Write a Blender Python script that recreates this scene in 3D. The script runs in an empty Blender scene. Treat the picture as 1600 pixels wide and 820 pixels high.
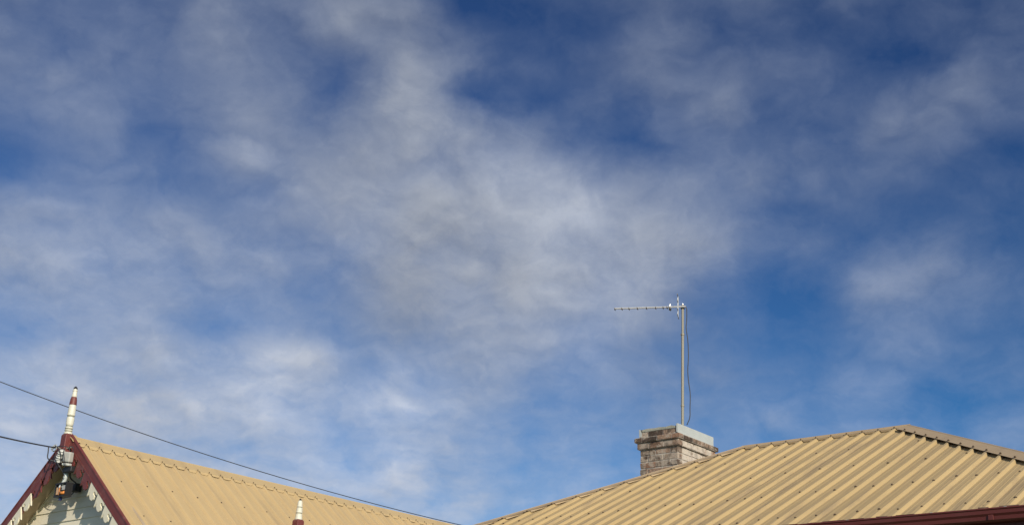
import bpy, math, random
from mathutils import Vector, Matrix
random.seed(7)
sc = bpy.context.scene
R = math.radians

# ------------------------------------------------------------------ camera
cam_d = bpy.data.cameras.new("camera")
cam = bpy.data.objects.new("camera", cam_d)
sc.collection.objects.link(cam)
sc.camera = cam
cam_d.sensor_fit = 'HORIZONTAL'
cam_d.sensor_width = 36.0
cam_d.lens = 36.0 * 2042.6 / 1600.0
cam_d.clip_start = 0.05
cam_d.clip_end = 5000
CAM_POS = Vector((0, 0, 1.6))
right = Vector((0.99901759, -0.01598342, 0.0413327))
up = Vector((-0.04431548, -0.36031927, 0.93177581))
fwd = Vector((0.0, 0.9326921, 0.3606736))
mw = Matrix((right, up, -fwd)).transposed().to_4x4()
mw.translation = CAM_POS
cam.matrix_world = mw

# house frames: local x to the right along the eaves, local y away from the street
AZ_R = 0.69706      # cream hipped house
AZ_L = 0.73199      # gabled cottage
def frame_dirs(a):
    return Vector((math.cos(a), -math.sin(a), 0)), Vector((math.sin(a), math.cos(a), 0))

# ------------------------------------------------------------------ sun and sky
SUN_FROM_STREET = R(61)      # swing of the sun to the right of the street fronts
SUN_EL = R(24)
xr, yr = frame_dirs(AZ_R)
sun_h = (-yr) * math.cos(SUN_FROM_STREET) + xr * math.sin(SUN_FROM_STREET)
to_sun = Vector((sun_h.x * math.cos(SUN_EL), sun_h.y * math.cos(SUN_EL), math.sin(SUN_EL)))
sun_d = bpy.data.lights.new("sun", 'SUN')
sun_d.energy = 4.0
sun_d.angle = R(0.55)
sun_d.color = (1.0, 0.88, 0.72)
sun = bpy.data.objects.new("sun", sun_d)
sc.collection.objects.link(sun)
sun.rotation_euler = to_sun.to_track_quat('Z', 'Y').to_euler()

world = bpy.data.worlds.new("World")
sc.world = world
world.use_nodes = True
wt = world.node_tree
wn, wl = wt.nodes, wt.links
wn.clear()

def nd(tree, t, **kw):
    n = tree.nodes.new(t)
    for k, v in kw.items():
        setattr(n, k, v)
    return n

def mth(tree, op, a, b=None, c=None, clamp=False):
    n = tree.nodes.new('ShaderNodeMath')
    n.operation = op
    n.use_clamp = clamp
    for i, v in enumerate((a, b, c)):
        if v is None:
            continue
        if hasattr(v, 'is_output'):
            tree.links.new(v, n.inputs[i])
        else:
            n.inputs[i].default_value = v
    return n.outputs[0]

def vmth(tree, op, a, b=None, out=0):
    n = tree.nodes.new('ShaderNodeVectorMath')
    n.operation = op
    for i, v in enumerate((a, b)):
        if v is None:
            continue
        if hasattr(v, 'is_output'):
            tree.links.new(v, n.inputs[i])
        elif op == 'SCALE' and i == 1:
            n.inputs['Scale'].default_value = v
        else:
            n.inputs[i].default_value = v
    return n.outputs[out]

def noise(tree, vec, scale, detail=4, rough=0.5, lac=2.0, dist=0.0, col=False):
    n = tree.nodes.new('ShaderNodeTexNoise')
    tree.links.new(vec, n.inputs['Vector'])
    n.inputs['Scale'].default_value = scale
    n.inputs['Detail'].default_value = detail
    n.inputs['Roughness'].default_value = rough
    n.inputs['Lacunarity'].default_value = lac
    n.inputs['Distortion'].default_value = dist
    return n.outputs['Color' if col else 'Fac']

# amount of cloud over the street by compass direction (26 deg either side of
# the camera's heading, every 2 deg) and by height above the horizon (every 3 deg from 7)
CLOUD_TABLE = [
    [77,77,77,77,77,77,77,77,77,77,77,77,77,77,77,77,77,77,75,67,66,70,76,68,66,63,55,46,44,47,55,55,50,44,44,37,33,33,33,33,33,30,22,22,22,22,22,22,22,22,22,22,22],
    [77,77,77,77,77,77,77,77,77,77,77,77,77,77,77,77,77,77,74,66,66,71,75,67,66,62,54,46,44,47,55,55,50,44,44,37,33,33,33,33,33,31,23,22,22,22,22,22,22,22,22,22,22],
    [77,77,77,77,77,77,77,77,77,77,77,77,77,77,77,77,77,77,73,66,66,72,74,66,66,61,53,46,44,47,55,55,50,44,44,37,33,33,33,33,33,32,23,22,22,22,22,22,22,22,22,22,22],
    [77,77,77,77,77,77,77,77,77,77,77,77,77,77,77,77,77,77,72,66,66,73,73,66,62,58,52,42,43,48,55,53,48,42,42,36,33,33,32,31,31,31,24,22,22,22,22,22,22,22,22,22,22],
    [73,75,76,77,77,77,77,77,77,77,77,77,78,78,77,72,67,68,56,50,51,65,68,65,62,57,51,39,42,45,47,42,39,36,33,33,34,36,28,22,20,22,22,20,18,18,21,25,27,27,28,28,29],
    [49,53,57,61,65,68,76,77,77,78,82,81,85,90,90,83,77,76,67,70,78,75,70,66,66,59,50,39,39,39,38,38,43,46,35,33,35,40,35,27,20,22,22,17,11,11,15,21,26,26,25,25,24],
    [56,51,47,43,39,42,56,58,71,78,80,70,67,73,83,92,92,85,70,57,53,66,67,68,73,71,64,53,47,45,44,44,44,42,34,33,30,22,22,24,27,28,28,27,24,19,14,15,22,22,22,22,22],
    [66,66,66,66,66,66,66,66,67,69,65,51,38,34,43,59,62,58,46,51,58,66,60,61,69,75,76,73,65,57,51,51,45,37,28,23,18,11,7,8,15,18,26,33,33,25,16,11,12,11,11,12,13],
    [66,66,66,66,66,66,66,66,66,59,53,50,60,60,58,55,43,37,43,59,70,77,76,75,76,83,86,84,76,72,71,76,71,59,34,19,11,11,9,9,12,24,35,42,43,36,32,31,23,22,22,22,22],
    [39,44,47,51,55,61,63,64,65,66,64,60,59,60,60,59,50,46,45,62,72,79,86,87,87,88,88,88,86,85,86,88,87,80,61,41,24,13,11,11,11,20,28,35,42,43,39,31,22,19,18,17,16],
    [14,12,12,17,26,38,45,51,50,45,53,52,47,48,51,55,55,67,78,79,84,86,79,83,88,88,88,88,88,88,88,88,88,86,77,67,54,34,30,31,31,19,15,22,21,21,23,25,15,11,11,11,11],
    [27,25,23,21,27,34,39,43,41,38,33,34,37,44,49,56,66,73,79,85,85,85,85,92,98,99,99,98,98,93,86,80,73,67,59,52,42,26,22,22,23,29,27,15,14,16,19,23,16,11,11,11,11],
    [39,37,36,36,42,48,49,44,28,23,25,39,53,63,63,62,65,70,74,77,80,77,71,70,71,76,83,81,68,54,47,54,56,55,55,44,36,51,44,35,40,36,32,35,32,27,21,18,15,11,11,11,11],
    [44,44,44,46,53,47,45,42,34,32,36,43,57,63,58,51,48,52,66,79,86,85,80,73,66,57,53,41,23,22,20,13,17,24,31,38,43,35,37,38,26,22,25,37,42,43,40,33,29,30,32,33,33],
    [34,36,38,34,28,22,31,39,43,36,39,47,53,51,44,38,30,22,41,61,80,69,50,23,14,14,13,12,11,25,31,24,29,34,32,36,41,33,28,25,26,24,22,22,25,31,35,39,40,33,32,31,29],
    [33,33,32,24,22,22,22,30,35,33,49,57,53,48,44,43,41,37,39,54,77,63,51,41,30,22,22,18,11,22,29,30,36,38,28,27,29,24,25,29,28,24,16,8,5,6,11,17,22,22,22,22,22],
    [33,33,29,22,22,22,23,30,33,36,58,57,44,44,44,44,56,61,54,56,60,47,38,33,22,13,13,13,11,11,14,21,28,32,30,26,22,25,25,22,18,16,18,18,18,20,22,18,11,19,22,22,22],
    [33,33,26,22,22,22,25,33,33,42,63,54,44,44,44,46,60,62,56,55,49,29,13,0,0,0,0,5,11,11,15,21,28,31,24,22,23,29,30,23,16,14,21,22,22,22,22,20,12,17,22,22,22],
    [33,31,24,22,22,22,28,33,33,48,64,50,44,44,44,49,62,61,55,55,46,26,11,0,0,0,0,6,11,11,15,21,28,31,24,22,22,29,30,23,16,13,20,22,22,22,22,21,13,16,22,22,22],
]

PUFF, FBM, STREAK, RELIEF, VEIL = 0.26, 0.45, 0.46, 0.6, 0.03
CLOUD_THIN = (0.255, 0.315, 0.45, 1)
CLOUD_THICK = (0.41, 0.45, 0.535, 1)
SKY_TINT = (0.92, 1.20, 1.27)
# lit and shaded swells of the cloud sheet: azimuth, elevation, radius (deg), amount
SWELLS = [(-1.7, 19.6, 6.0, -0.19), (6.0, 20.7, 4.5, -0.10), (1.4, 24.3, 4.0, 0.12), (-3.4, 26.8, 4.0, 0.05),
          (-11.8, 15.3, 3.5, 0.08), (-18.9, 20.1, 5.0, 0.05), (-4.3, 15.0, 3.0, 0.10), (-5.8, 19.1, 3.0, -0.08), (7.8, 17.1, 4.0, -0.15)]
SKY_STRENGTH = 0.10
tc = nd(wt, 'ShaderNodeTexCoord')
dirv = vmth(wt, 'NORMALIZE', tc.outputs['Generated'])
sky = nd(wt, 'ShaderNodeTexSky', sky_type='NISHITA', sun_disc=False)
sky.sun_elevation = SUN_EL
sky.sun_rotation = math.atan2(to_sun.x, to_sun.y)
sky.altitude = 0
sky.air_density = 0.7
sky.dust_density = 0.5
sky.ozone_density = 3.0

sep = nd(wt, 'ShaderNodeSeparateXYZ'); wl.new(dirv, sep.inputs[0])
zc = mth(wt, 'MAXIMUM', sep.outputs[2], 0.0)
# the cloud sheet: where the ray meets a level layer high above
inv = mth(wt, 'DIVIDE', 1.0, mth(wt, 'ADD', zc, 0.10))
layer = vmth(wt, 'MULTIPLY', dirv, None)
cmb = nd(wt, 'ShaderNodeCombineXYZ')
for i in range(3): wl.new(inv, cmb.inputs[i])
wl.new(cmb.outputs[0], layer.node.inputs[1])
flat = nd(wt, 'ShaderNodeCombineXYZ')
sp2 = nd(wt, 'ShaderNodeSeparateXYZ'); wl.new(layer, sp2.inputs[0])
wl.new(sp2.outputs[0], flat.inputs[0]); wl.new(sp2.outputs[1], flat.inputs[1])
P = flat.outputs[0]
# ragged wandering of the cloud edges, in degrees
w1 = noise(wt, dirv, 13.0, 6, 0.6, col=True)
w1 = vmth(wt, 'SUBTRACT', w1, (0.5, 0.5, 0.5))
ws = nd(wt, 'ShaderNodeSeparateXYZ'); wl.new(w1, ws.inputs[0])
azd = mth(wt, 'MULTIPLY', mth(wt, 'ARCTAN2', sep.outputs[0], sep.outputs[1]), 180 / math.pi)
eld = mth(wt, 'MULTIPLY', mth(wt, 'ARCSINE', sep.outputs[2]), 180 / math.pi)
azw = mth(wt, 'MULTIPLY_ADD', ws.outputs[0], 3.0, azd)
elw = mth(wt, 'MULTIPLY_ADD', ws.outputs[1], 2.6, eld)
NR, NC = len(CLOUD_TABLE), len(CLOUD_TABLE[0])
v01 = mth(wt, 'MULTIPLY_ADD', elw, 1 / 27.0, -7 / 27.0, clamp=True)

def ramp(vals, fac, interp='LINEAR'):
    n = wt.nodes.new('ShaderNodeValToRGB')
    wl.new(fac, n.inputs[0])
    cr = n.color_ramp
    cr.interpolation = interp
    k = len(vals)
    while len(cr.elements) < k:
        cr.elements.new(0.5)
    for i in range(k):
        cr.elements[i].position = i / (k - 1)
    for i in range(k):
        v = vals[i]
        cr.elements[i].color = (v[0], v[1], v[2], 1)
    return n.outputs[0]

weights = [ramp([[1.0 if (j == g + k) else 0.0 for k in range(3)] for j in range(NR)], v01) for g in range(0, NR, 3)]
halves = []
for a0, a1 in ((0, 30), (NC - 30, NC)):
    u01 = mth(wt, 'MULTIPLY_ADD', azw, 1 / 29.0, (26.0 - a0) / 29.0, clamp=True)
    tot = None
    for gi, g in enumerate(range(0, NR, 3)):
        rows = [CLOUD_TABLE[g + k][a0:a1] if g + k < NR else [0] * 30 for k in range(3)]
        val = ramp([[rows[k][i] / 99.0 for k in range(3)] for i in range(30)], u01)
        d = vmth(wt, 'DOT_PRODUCT', val, weights[gi], out=1)
        tot = d if tot is None else mth(wt, 'ADD', tot, d)
    halves.append(tot)
mh = nd(wt, 'ShaderNodeMapRange', interpolation_type='SMOOTHSTEP')
wl.new(azw, mh.inputs[0]); mh.inputs[1].default_value = -1.5; mh.inputs[2].default_value = 1.5
mhx = nd(wt, 'ShaderNodeMix', data_type='FLOAT')
wl.new(mh.outputs[0], mhx.inputs[0]); wl.new(halves[0], mhx.inputs[2]); wl.new(halves[1], mhx.inputs[3])
total = mhx.outputs[0]

# beyond the mapped part of the sky the same broken sheet goes on
far_n = noise(wt, P, 0.9, 5, 0.55)
far_c = mth(wt, 'MULTIPLY_ADD', far_n, 3.0, -1.02, clamp=True)
mask_a = nd(wt, 'ShaderNodeMapRange', interpolation_type='SMOOTHSTEP')
wl.new(mth(wt, 'ABSOLUTE', azd), mask_a.inputs[0])
mask_a.inputs[1].default_value = 25; mask_a.inputs[2].default_value = 34
mask_e = nd(wt, 'ShaderNodeMapRange', interpolation_type='SMOOTHSTEP')
wl.new(eld, mask_e.inputs[0])
mask_e.inputs[1].default_value = 31.5; mask_e.inputs[2].default_value = 36
mask = mth(wt, 'MAXIMUM', mask_a.outputs[0], mask_e.outputs[0])
mx = nd(wt, 'ShaderNodeMix', data_type='FLOAT')
wl.new(mask, mx.inputs[0]); wl.new(total, mx.inputs[2]); wl.new(far_c, mx.inputs[3])
base = mx.outputs[0]
# wisps and tufts, drawn out and flattened by the level sheet
wv = vmth(wt, 'ADD', P, vmth(wt, 'SCALE', w1, None))
wv.node.inputs[1].links[0].from_node.inputs['Scale'].default_value = 0.35

def relief(vd):
    """height of the cloud sheet: rounded tufts parted by creases, over finer broken cloud"""
    t = mth(wt, 'ABSOLUTE', mth(wt, 'MULTIPLY_ADD', noise(wt, vd, 10.0, 5, 0.5), 4.0, -2.0))
    a = mth(wt, 'MULTIPLY_ADD', mth(wt, 'MINIMUM', t, 1.0), PUFF, -0.42 * PUFF)
    b = mth(wt, 'MULTIPLY_ADD', noise(wt, vd, 20.0, 8, 0.6, dist=0.35), FBM, -0.5 * FBM)
    return mth(wt, 'ADD', a, b)
warp_d = vmth(wt, 'SCALE', w1, None); warp_d.node.inputs['Scale'].default_value = 0.05
vd0 = vmth(wt, 'ADD', vmth(wt, 'MULTIPLY', dirv, (1.0, 1.0, 1.5)), warp_d)
h0 = relief(vd0)
lowband = nd(wt, 'ShaderNodeMapRange', interpolation_type='SMOOTHSTEP')
wl.new(eld, lowband.inputs[0])
lowband.inputs[1].default_value = 12; lowband.inputs[2].default_value = 22
lowband.inputs[3].default_value = STREAK * 1.9; lowband.inputs[4].default_value = STREAK
r0 = mth(wt, 'ADD', h0, mth(wt, 'MULTIPLY', mth(wt, 'SUBTRACT', noise(wt, wv, 4.6, 6, 0.58), 0.5), lowband.outputs[0]))
# the same relief a little way towards the sun: where it falls away the tuft is lit
r1 = relief(vmth(wt, 'ADD', vd0, (0.003, -0.002, 0.010)))
slope = mth(wt, 'SUBTRACT', h0, r1)
cover = mth(wt, 'ADD', base, mth(wt, 'MULTIPLY', r0, mth(wt, 'MULTIPLY_ADD', base, 0.45, 0.50)))
cover = mth(wt, 'ADD', cover, VEIL, clamp=True)
crv = nd(wt, 'ShaderNodeMapRange', interpolation_type='LINEAR')
wl.new(cover, crv.inputs[0])
crv.inputs[1].default_value = 0.05; crv.inputs[2].default_value = 0.98
cover = mth(wt, 'POWER', crv.outputs[0], 0.95)
cc = nd(wt, 'ShaderNodeValToRGB')
wl.new(cover, cc.inputs[0])
cc.color_ramp.elements[0].position = 0.15
cc.color_ramp.elements[0].color = CLOUD_THIN
cc.color_ramp.elements[1].position = 0.95
cc.color_ramp.elements[1].color = CLOUD_THICK
n_sh = noise(wt, dirv, 4.5, 3, 0.5)
shade = mth(wt, 'MULTIPLY_ADD', n_sh, 0.7, 0.65)
shade = mth(wt, 'MULTIPLY_ADD', slope, RELIEF, shade)
# broad swells of the sheet: lit shoulders and greyer undersides
for az_, el_, rad_, amt_ in SWELLS:
    ca = math.cos(R(el_))
    c_ = (math.sin(R(az_)) * ca, math.cos(R(az_)) * ca, math.sin(R(el_)))
    dd = vmth(wt, 'DOT_PRODUCT', dirv, c_, out=1)
    sm = nd(wt, 'ShaderNodeMapRange', interpolation_type='SMOOTHSTEP')
    wl.new(dd, sm.inputs[0])
    sm.inputs[1].default_value = math.cos(R(rad_)); sm.inputs[2].default_value = 1.0
    shade = mth(wt, 'MULTIPLY_ADD', sm.outputs[0], amt_, shade)
# the lower sky is seen through more lit air
low = nd(wt, 'ShaderNodeMapRange', interpolation_type='SMOOTHSTEP')
wl.new(eld, low.inputs[0])
low.inputs[1].default_value = 8; low.inputs[2].default_value = 32
low.inputs[3].default_value = 1.25; low.inputs[4].default_value = 0.84
shade = mth(wt, 'MULTIPLY', shade, low.outputs[0])
ccs = vmth(wt, 'SCALE', cc.outputs[0], None); wl.new(shade, ccs.node.inputs['Scale'])
sk = vmth(wt, 'SCALE', sky.outputs[0], None)
sk.node.inputs['Scale'].default_value = SKY_STRENGTH
gm = nd(wt, 'ShaderNodeGamma'); wl.new(sk, gm.inputs[0]); gm.inputs[1].default_value = 1.45
sk = vmth(wt, 'MULTIPLY', gm.outputs[0], SKY_TINT)
tl = nd(wt, 'ShaderNodeMix', data_type='RGBA')       # greener blue low down, violet blue high up
wl.new(low.outputs[0], tl.inputs[0])
low01 = mth(wt, 'MULTIPLY_ADD', low.outputs[0], 1 / 0.41, -0.84 / 0.41)
wl.new(low01, tl.inputs[0])
tl.inputs[6].default_value = (1.04, 0.97, 1.0, 1); tl.inputs[7].default_value = (0.80, 1.06, 0.98, 1)
sk = vmth(wt, 'MULTIPLY', sk, tl.outputs[2])
mixc = nd(wt, 'ShaderNodeMix', data_type='RGBA')
wl.new(cover, mixc.inputs[0]); wl.new(sk, mixc.inputs[6]); wl.new(ccs, mixc.inputs[7])
bg = nd(wt, 'ShaderNodeBackground')
wl.new(mixc.outputs[2], bg.inputs[0])
bg.inputs[1].default_value = 1.0
wo = nd(wt, 'ShaderNodeOutputWorld')
wl.new(bg.outputs[0], wo.inputs[0])

sc.view_settings.view_transform = 'Standard'
sc.view_settings.look = 'None'
sc.view_settings.exposure = 0.0
sc.view_settings.gamma = 1.0
sc.view_settings.use_curve_mapping = False

# ------------------------------------------------------------------ measured things
ROOF_COL_R = (0.48, 0.357, 0.18)
ROOF_COL_L = (0.525, 0.392, 0.207)
FIN2 = (1.665, 2.69, 5.572 - 0.862)
FIN2_S = 0.00235
CAB_A, CAB_B = (-10.7784, 27.0481, 8.8268), (-0.9458, 32.5139, 7.1632)
CAB_C = (-5.1297, 12.171, 4.3936)

# ------------------------------------------------------------------ helpers
class MB:
    def __init__(self):
        self.v, self.f = [], []
    def add(self, vs, fs):
        o = len(self.v)
        self.v += [tuple(p) for p in vs]
        self.f += [tuple(i + o for i in q) for q in fs]
        return self
    def box(self, c, s, rot=None, jit=0.0):
        vs = []
        for k in (-1, 1):
            for j in (-1, 1):
                for i in (-1, 1):
                    p = Vector((i * s[0] / 2, j * s[1] / 2, k * s[2] / 2))
                    if jit:
                        p += Vector([random.uniform(-jit, jit) for _ in range(3)])
                    if rot is not None:
                        p = rot @ p
                    vs.append(Vector(c) + p)
        return self.add(vs, [(0, 2, 3, 1), (4, 5, 7, 6), (0, 1, 5, 4), (2, 6, 7, 3), (0, 4, 6, 2), (1, 3, 7, 5)])
    def extrude(self, poly, d):
        """closed planar polygon swept along the vector d"""
        n = len(poly)
        p0 = [Vector(p) for p in poly]
        p1 = [p + Vector(d) for p in p0]
        fs = [tuple(range(n))[::-1], tuple(range(n, 2 * n))]
        fs += [(i, (i + 1) % n, n + (i + 1) % n, n + i) for i in range(n)]
        return self.add(p0 + p1, fs)
    def tube(self, pts, r, n=8, cap=True):
        pts = [Vector(p) for p in pts]
        m = len(pts)
        rr = r if isinstance(r, (list, tuple)) else [r] * m
        vs, ref = [], None
        for i in range(m):
            t = (pts[min(i + 1, m - 1)] - pts[max(i - 1, 0)]).normalized()
            if ref is None:
                ref = t.orthogonal().normalized()
            ref = (ref - t * ref.dot(t)).normalized()
            b = t.cross(ref)
            for k in range(n):
                a = 2 * math.pi * k / n
                vs.append(pts[i] + (ref * math.cos(a) + b * math.sin(a)) * rr[i])
        fs = [(i * n + k, i * n + (k + 1) % n, (i + 1) * n + (k + 1) % n, (i + 1) * n + k)
              for i in range(m - 1) for k in range(n)]
        if cap:
            fs += [tuple(range(n))[::-1], tuple(range((m - 1) * n, m * n))]
        return self.add(vs, fs)
    def lathe(self, prof, c=(0, 0, 0), n=20):
        vs = [(c[0] + r * math.cos(2 * math.pi * k / n), c[1] + r * math.sin(2 * math.pi * k / n), c[2] + z)
              for r, z in prof for k in range(n)]
        m = len(prof)
        fs = [(i * n + k, i * n + (k + 1) % n, (i + 1) * n + (k + 1) % n, (i + 1) * n + k)
              for i in range(m - 1) for k in range(n)]
        fs += [tuple(range(n))[::-1], tuple(range((m - 1) * n, m * n))]
        return self.add(vs, fs)
    def build(self, name, mat, parent=None, smooth=False, bevel=0.0):
        me = bpy.data.meshes.new(name)
        me.from_pydata(self.v, [], self.f)
        me.materials.append(mat)
        if smooth:
            me.shade_smooth()
        me.update()
        return link(name, me, parent, bevel)

def link(name, me, parent=None, bevel=0.0):
    o = bpy.data.objects.new(name, me)
    sc.collection.objects.link(o)
    if parent is not None:
        o.parent = parent
    if bevel:
        m = o.modifiers.new("edge", 'BEVEL'); m.width = bevel; m.segments = 2; m.limit_method = 'ANGLE'
    return o

def tag(o, label=None, cat=None, group=None, kind=None):
    for k, v in (("label", label), ("category", cat), ("group", group), ("kind", kind)):
        if v:
            o[k] = v
    return o

def empty(name, loc, rz=0.0, parent=None):
    o = bpy.data.objects.new(name, None)
    sc.collection.objects.link(o)
    o.location = loc
    o.rotation_euler = (0, 0, rz)
    o.empty_display_size = 0.2
    if parent is not None:
        o.parent = parent
    return o

# ------------------------------------------------------------------ materials
def paint(name, col, rough=0.5, var=0.08, scale=3.0, dirt=None, dirt_amt=0.0, bump=0.0, bscale=60.0,
          spec=0.5, metal=0.0, per_object=0.0, dirt_scale=2.0, streak=None):
    m = bpy.data.materials.new(name)
    m.use_nodes = True
    t = m.node_tree
    b = t.nodes["Principled BSDF"]
    b.inputs['Roughness'].default_value = rough
    b.inputs['Metallic'].default_value = metal
    b.inputs['Specular IOR Level'].default_value = spec
    g = nd(t, 'ShaderNodeTexCoord').outputs['Object']
    n = noise(t, g, scale, 5, 0.6)
    val = mth(t, 'MULTIPLY_ADD', n, 2 * var, 1 - var)
    if per_object:
        oi = nd(t, 'ShaderNodeObjectInfo').outputs['Random']
        val = mth(t, 'MULTIPLY', val, mth(t, 'MULTIPLY_ADD', oi, 2 * per_object, 1 - per_object))
    c = vmth(t, 'SCALE', (col[0], col[1], col[2]), None)
    t.links.new(val, c.node.inputs['Scale'])
    if dirt is not None:
        gs = g
        if streak is not None:
            gs = vmth(t, 'MULTIPLY', g, streak)
        dn = noise(t, gs, dirt_scale, 6, 0.65)
        mr = nd(t, 'ShaderNodeMapRange', interpolation_type='SMOOTHSTEP')
        t.links.new(dn, mr.inputs[0])
        mr.inputs[1].default_value = 0.48; mr.inputs[2].default_value = 0.72
        mr.inputs[4].default_value = dirt_amt
        mxn = nd(t, 'ShaderNodeMix', data_type='RGBA')
        t.links.new(mr.outputs[0], mxn.inputs[0]); t.links.new(c, mxn.inputs[6])
        mxn.inputs[7].default_value = (*dirt, 1)
        c = mxn.outputs[2]
    t.links.new(c, b.inputs['Base Color'])
    if bump:
        bn = noise(t, g, bscale, 4, 0.6)
        bp = nd(t, 'ShaderNodeBump')
        bp.inputs['Strength'].default_value = bump
        bp.inputs['Distance'].default_value = 0.01
        t.links.new(bn, bp.inputs['Height'])
        t.links.new(bp.outputs[0], b.inputs['Normal'])
    return m

M_ROOF_R = paint("cream_roof_steel", ROOF_COL_R, 0.55, 0.06, 1.6, (0.26, 0.20, 0.13), 0.75, 0.12, 9.0, spec=0.35, per_object=0.04, dirt_scale=1.3, streak=(4.5, 0.45, 0.45))
M_ROOF_L = paint("sand_roof_steel", ROOF_COL_L, 0.55, 0.05, 1.1, (0.36, 0.27, 0.16), 0.55, 0.10, 7.0, spec=0.35, per_object=0.02, dirt_scale=1.1, streak=(0.45, 4.0, 0.45))
M_CAP = paint("capping_steel", (0.46, 0.345, 0.21), 0.5, 0.10, 4.0, (0.22, 0.17, 0.12), 0.4, 0.1, 12.0, spec=0.35)
M_MAROON = paint("maroon_paint", (0.165, 0.040, 0.036), 0.5, 0.18, 5.0, (0.25, 0.13, 0.11), 0.45, 0.2, 40.0, dirt_scale=7.0)
M_MAROON_G = paint("maroon_gutter_paint", (0.125, 0.027, 0.023), 0.5, 0.10, 4.0, (0.15, 0.05, 0.045), 0.4, 0.05, 20.0, streak=(1, 1, 0.2))
M_CREAM = paint("cream_trim_paint", (0.85, 0.80, 0.62), 0.5, 0.05, 6.0, (0.52, 0.47, 0.33), 0.35, 0.1, 50.0, dirt_scale=6.0)
M_WHITE = paint("white_turned_paint", (0.74, 0.72, 0.60), 0.4, 0.04, 12.0, (0.55, 0.60, 0.52), 0.35, 0.1, 50.0, dirt_scale=14.0)
M_GROOVE = paint("mossy_groove_paint", (0.23, 0.24, 0.17), 0.7, 0.2, 20.0)
M_BOARD = paint("weatherboard_paint", (0.90, 0.84, 0.66), 0.55, 0.05, 3.0, (0.55, 0.50, 0.38), 0.3, 0.12, 35.0, per_object=0.03, streak=(0.5, 1, 6))
M_SOFFIT = paint("soffit_paint", (0.50, 0.40, 0.27), 0.6, 0.12, 4.0, (0.30, 0.22, 0.14), 0.5, 0.1, 40.0)
M_WALL_R = paint("tan_wall_paint", (0.36, 0.29, 0.20), 0.6, 0.06, 3.0, None, 0, 0.15, 60.0)
M_GALV = paint("galvanised_metal", (0.52, 0.55, 0.53), 0.5, 0.14, 9.0, (0.40, 0.40, 0.37), 0.5, 0.08, 30.0, metal=0.1)
M_MAST = paint("weathered_mast_steel", (0.31, 0.29, 0.225), 0.45, 0.12, 10.0, (0.25, 0.20, 0.15), 0.4, 0.05, 30.0, metal=0.3, streak=(1, 1, 0.3), dirt_scale=9.0)
M_ALU = paint("antenna_aluminium", (0.72, 0.73, 0.74), 0.35, 0.06, 20.0, metal=0.4)
M_BLACK = paint("black_plastic", (0.02, 0.02, 0.022), 0.5, 0.1, 20.0)
M_CABLE = paint("dark_cable_sheath", (0.045, 0.048, 0.056), 0.55, 0.1, 20.0)
M_GREYBOX = paint("grey_white_plastic", (0.52, 0.52, 0.48), 0.4, 0.05, 15.0, (0.4, 0.4, 0.36), 0.4)
M_PORC = paint("porcelain", (0.62, 0.64, 0.60), 0.3, 0.05, 20.0, (0.35, 0.35, 0.30), 0.4, dirt_scale=25.0)
M_CONDUIT = paint("pale_conduit", (0.66, 0.72, 0.70), 0.35, 0.05, 20.0)
M_ORANGE = paint("orange_plastic", (0.75, 0.28, 0.06), 0.4, 0.1, 20.0)
M_PEACH = paint("peach_plastic", (0.72, 0.45, 0.25), 0.45, 0.1, 20.0)
M_SCREW = paint("screw_head", (0.10, 0.068, 0.042), 0.5, 0.2, 30.0)
M_MORTAR = paint("old_lime_mortar", (0.52, 0.47, 0.41), 0.9, 0.25, 14.0, (0.20, 0.17, 0.15), 0.6, 0.9, 70.0, spec=0.15, dirt_scale=9.0)
M_CEMENT = paint("cement_flaunching", (0.36, 0.36, 0.30), 0.9, 0.2, 10.0, (0.18, 0.19, 0.15), 0.6, 0.8, 40.0, spec=0.15, dirt_scale=8.0)
M_GROUND = paint("dry_lawn", (0.09, 0.10, 0.045), 0.9, 0.3, 0.6, (0.16, 0.13, 0.08), 0.6, 0.5, 8.0, spec=0.1, dirt_scale=0.3)
M_ROAD = paint("asphalt", (0.05, 0.05, 0.052), 0.85, 0.15, 1.5, None, 0, 0.4, 60.0, spec=0.2)
M_PATH = paint("concrete_path", (0.32, 0.31, 0.28), 0.85, 0.12, 1.5, (0.2, 0.19, 0.17), 0.5, 0.3, 40.0, spec=0.2)

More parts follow.
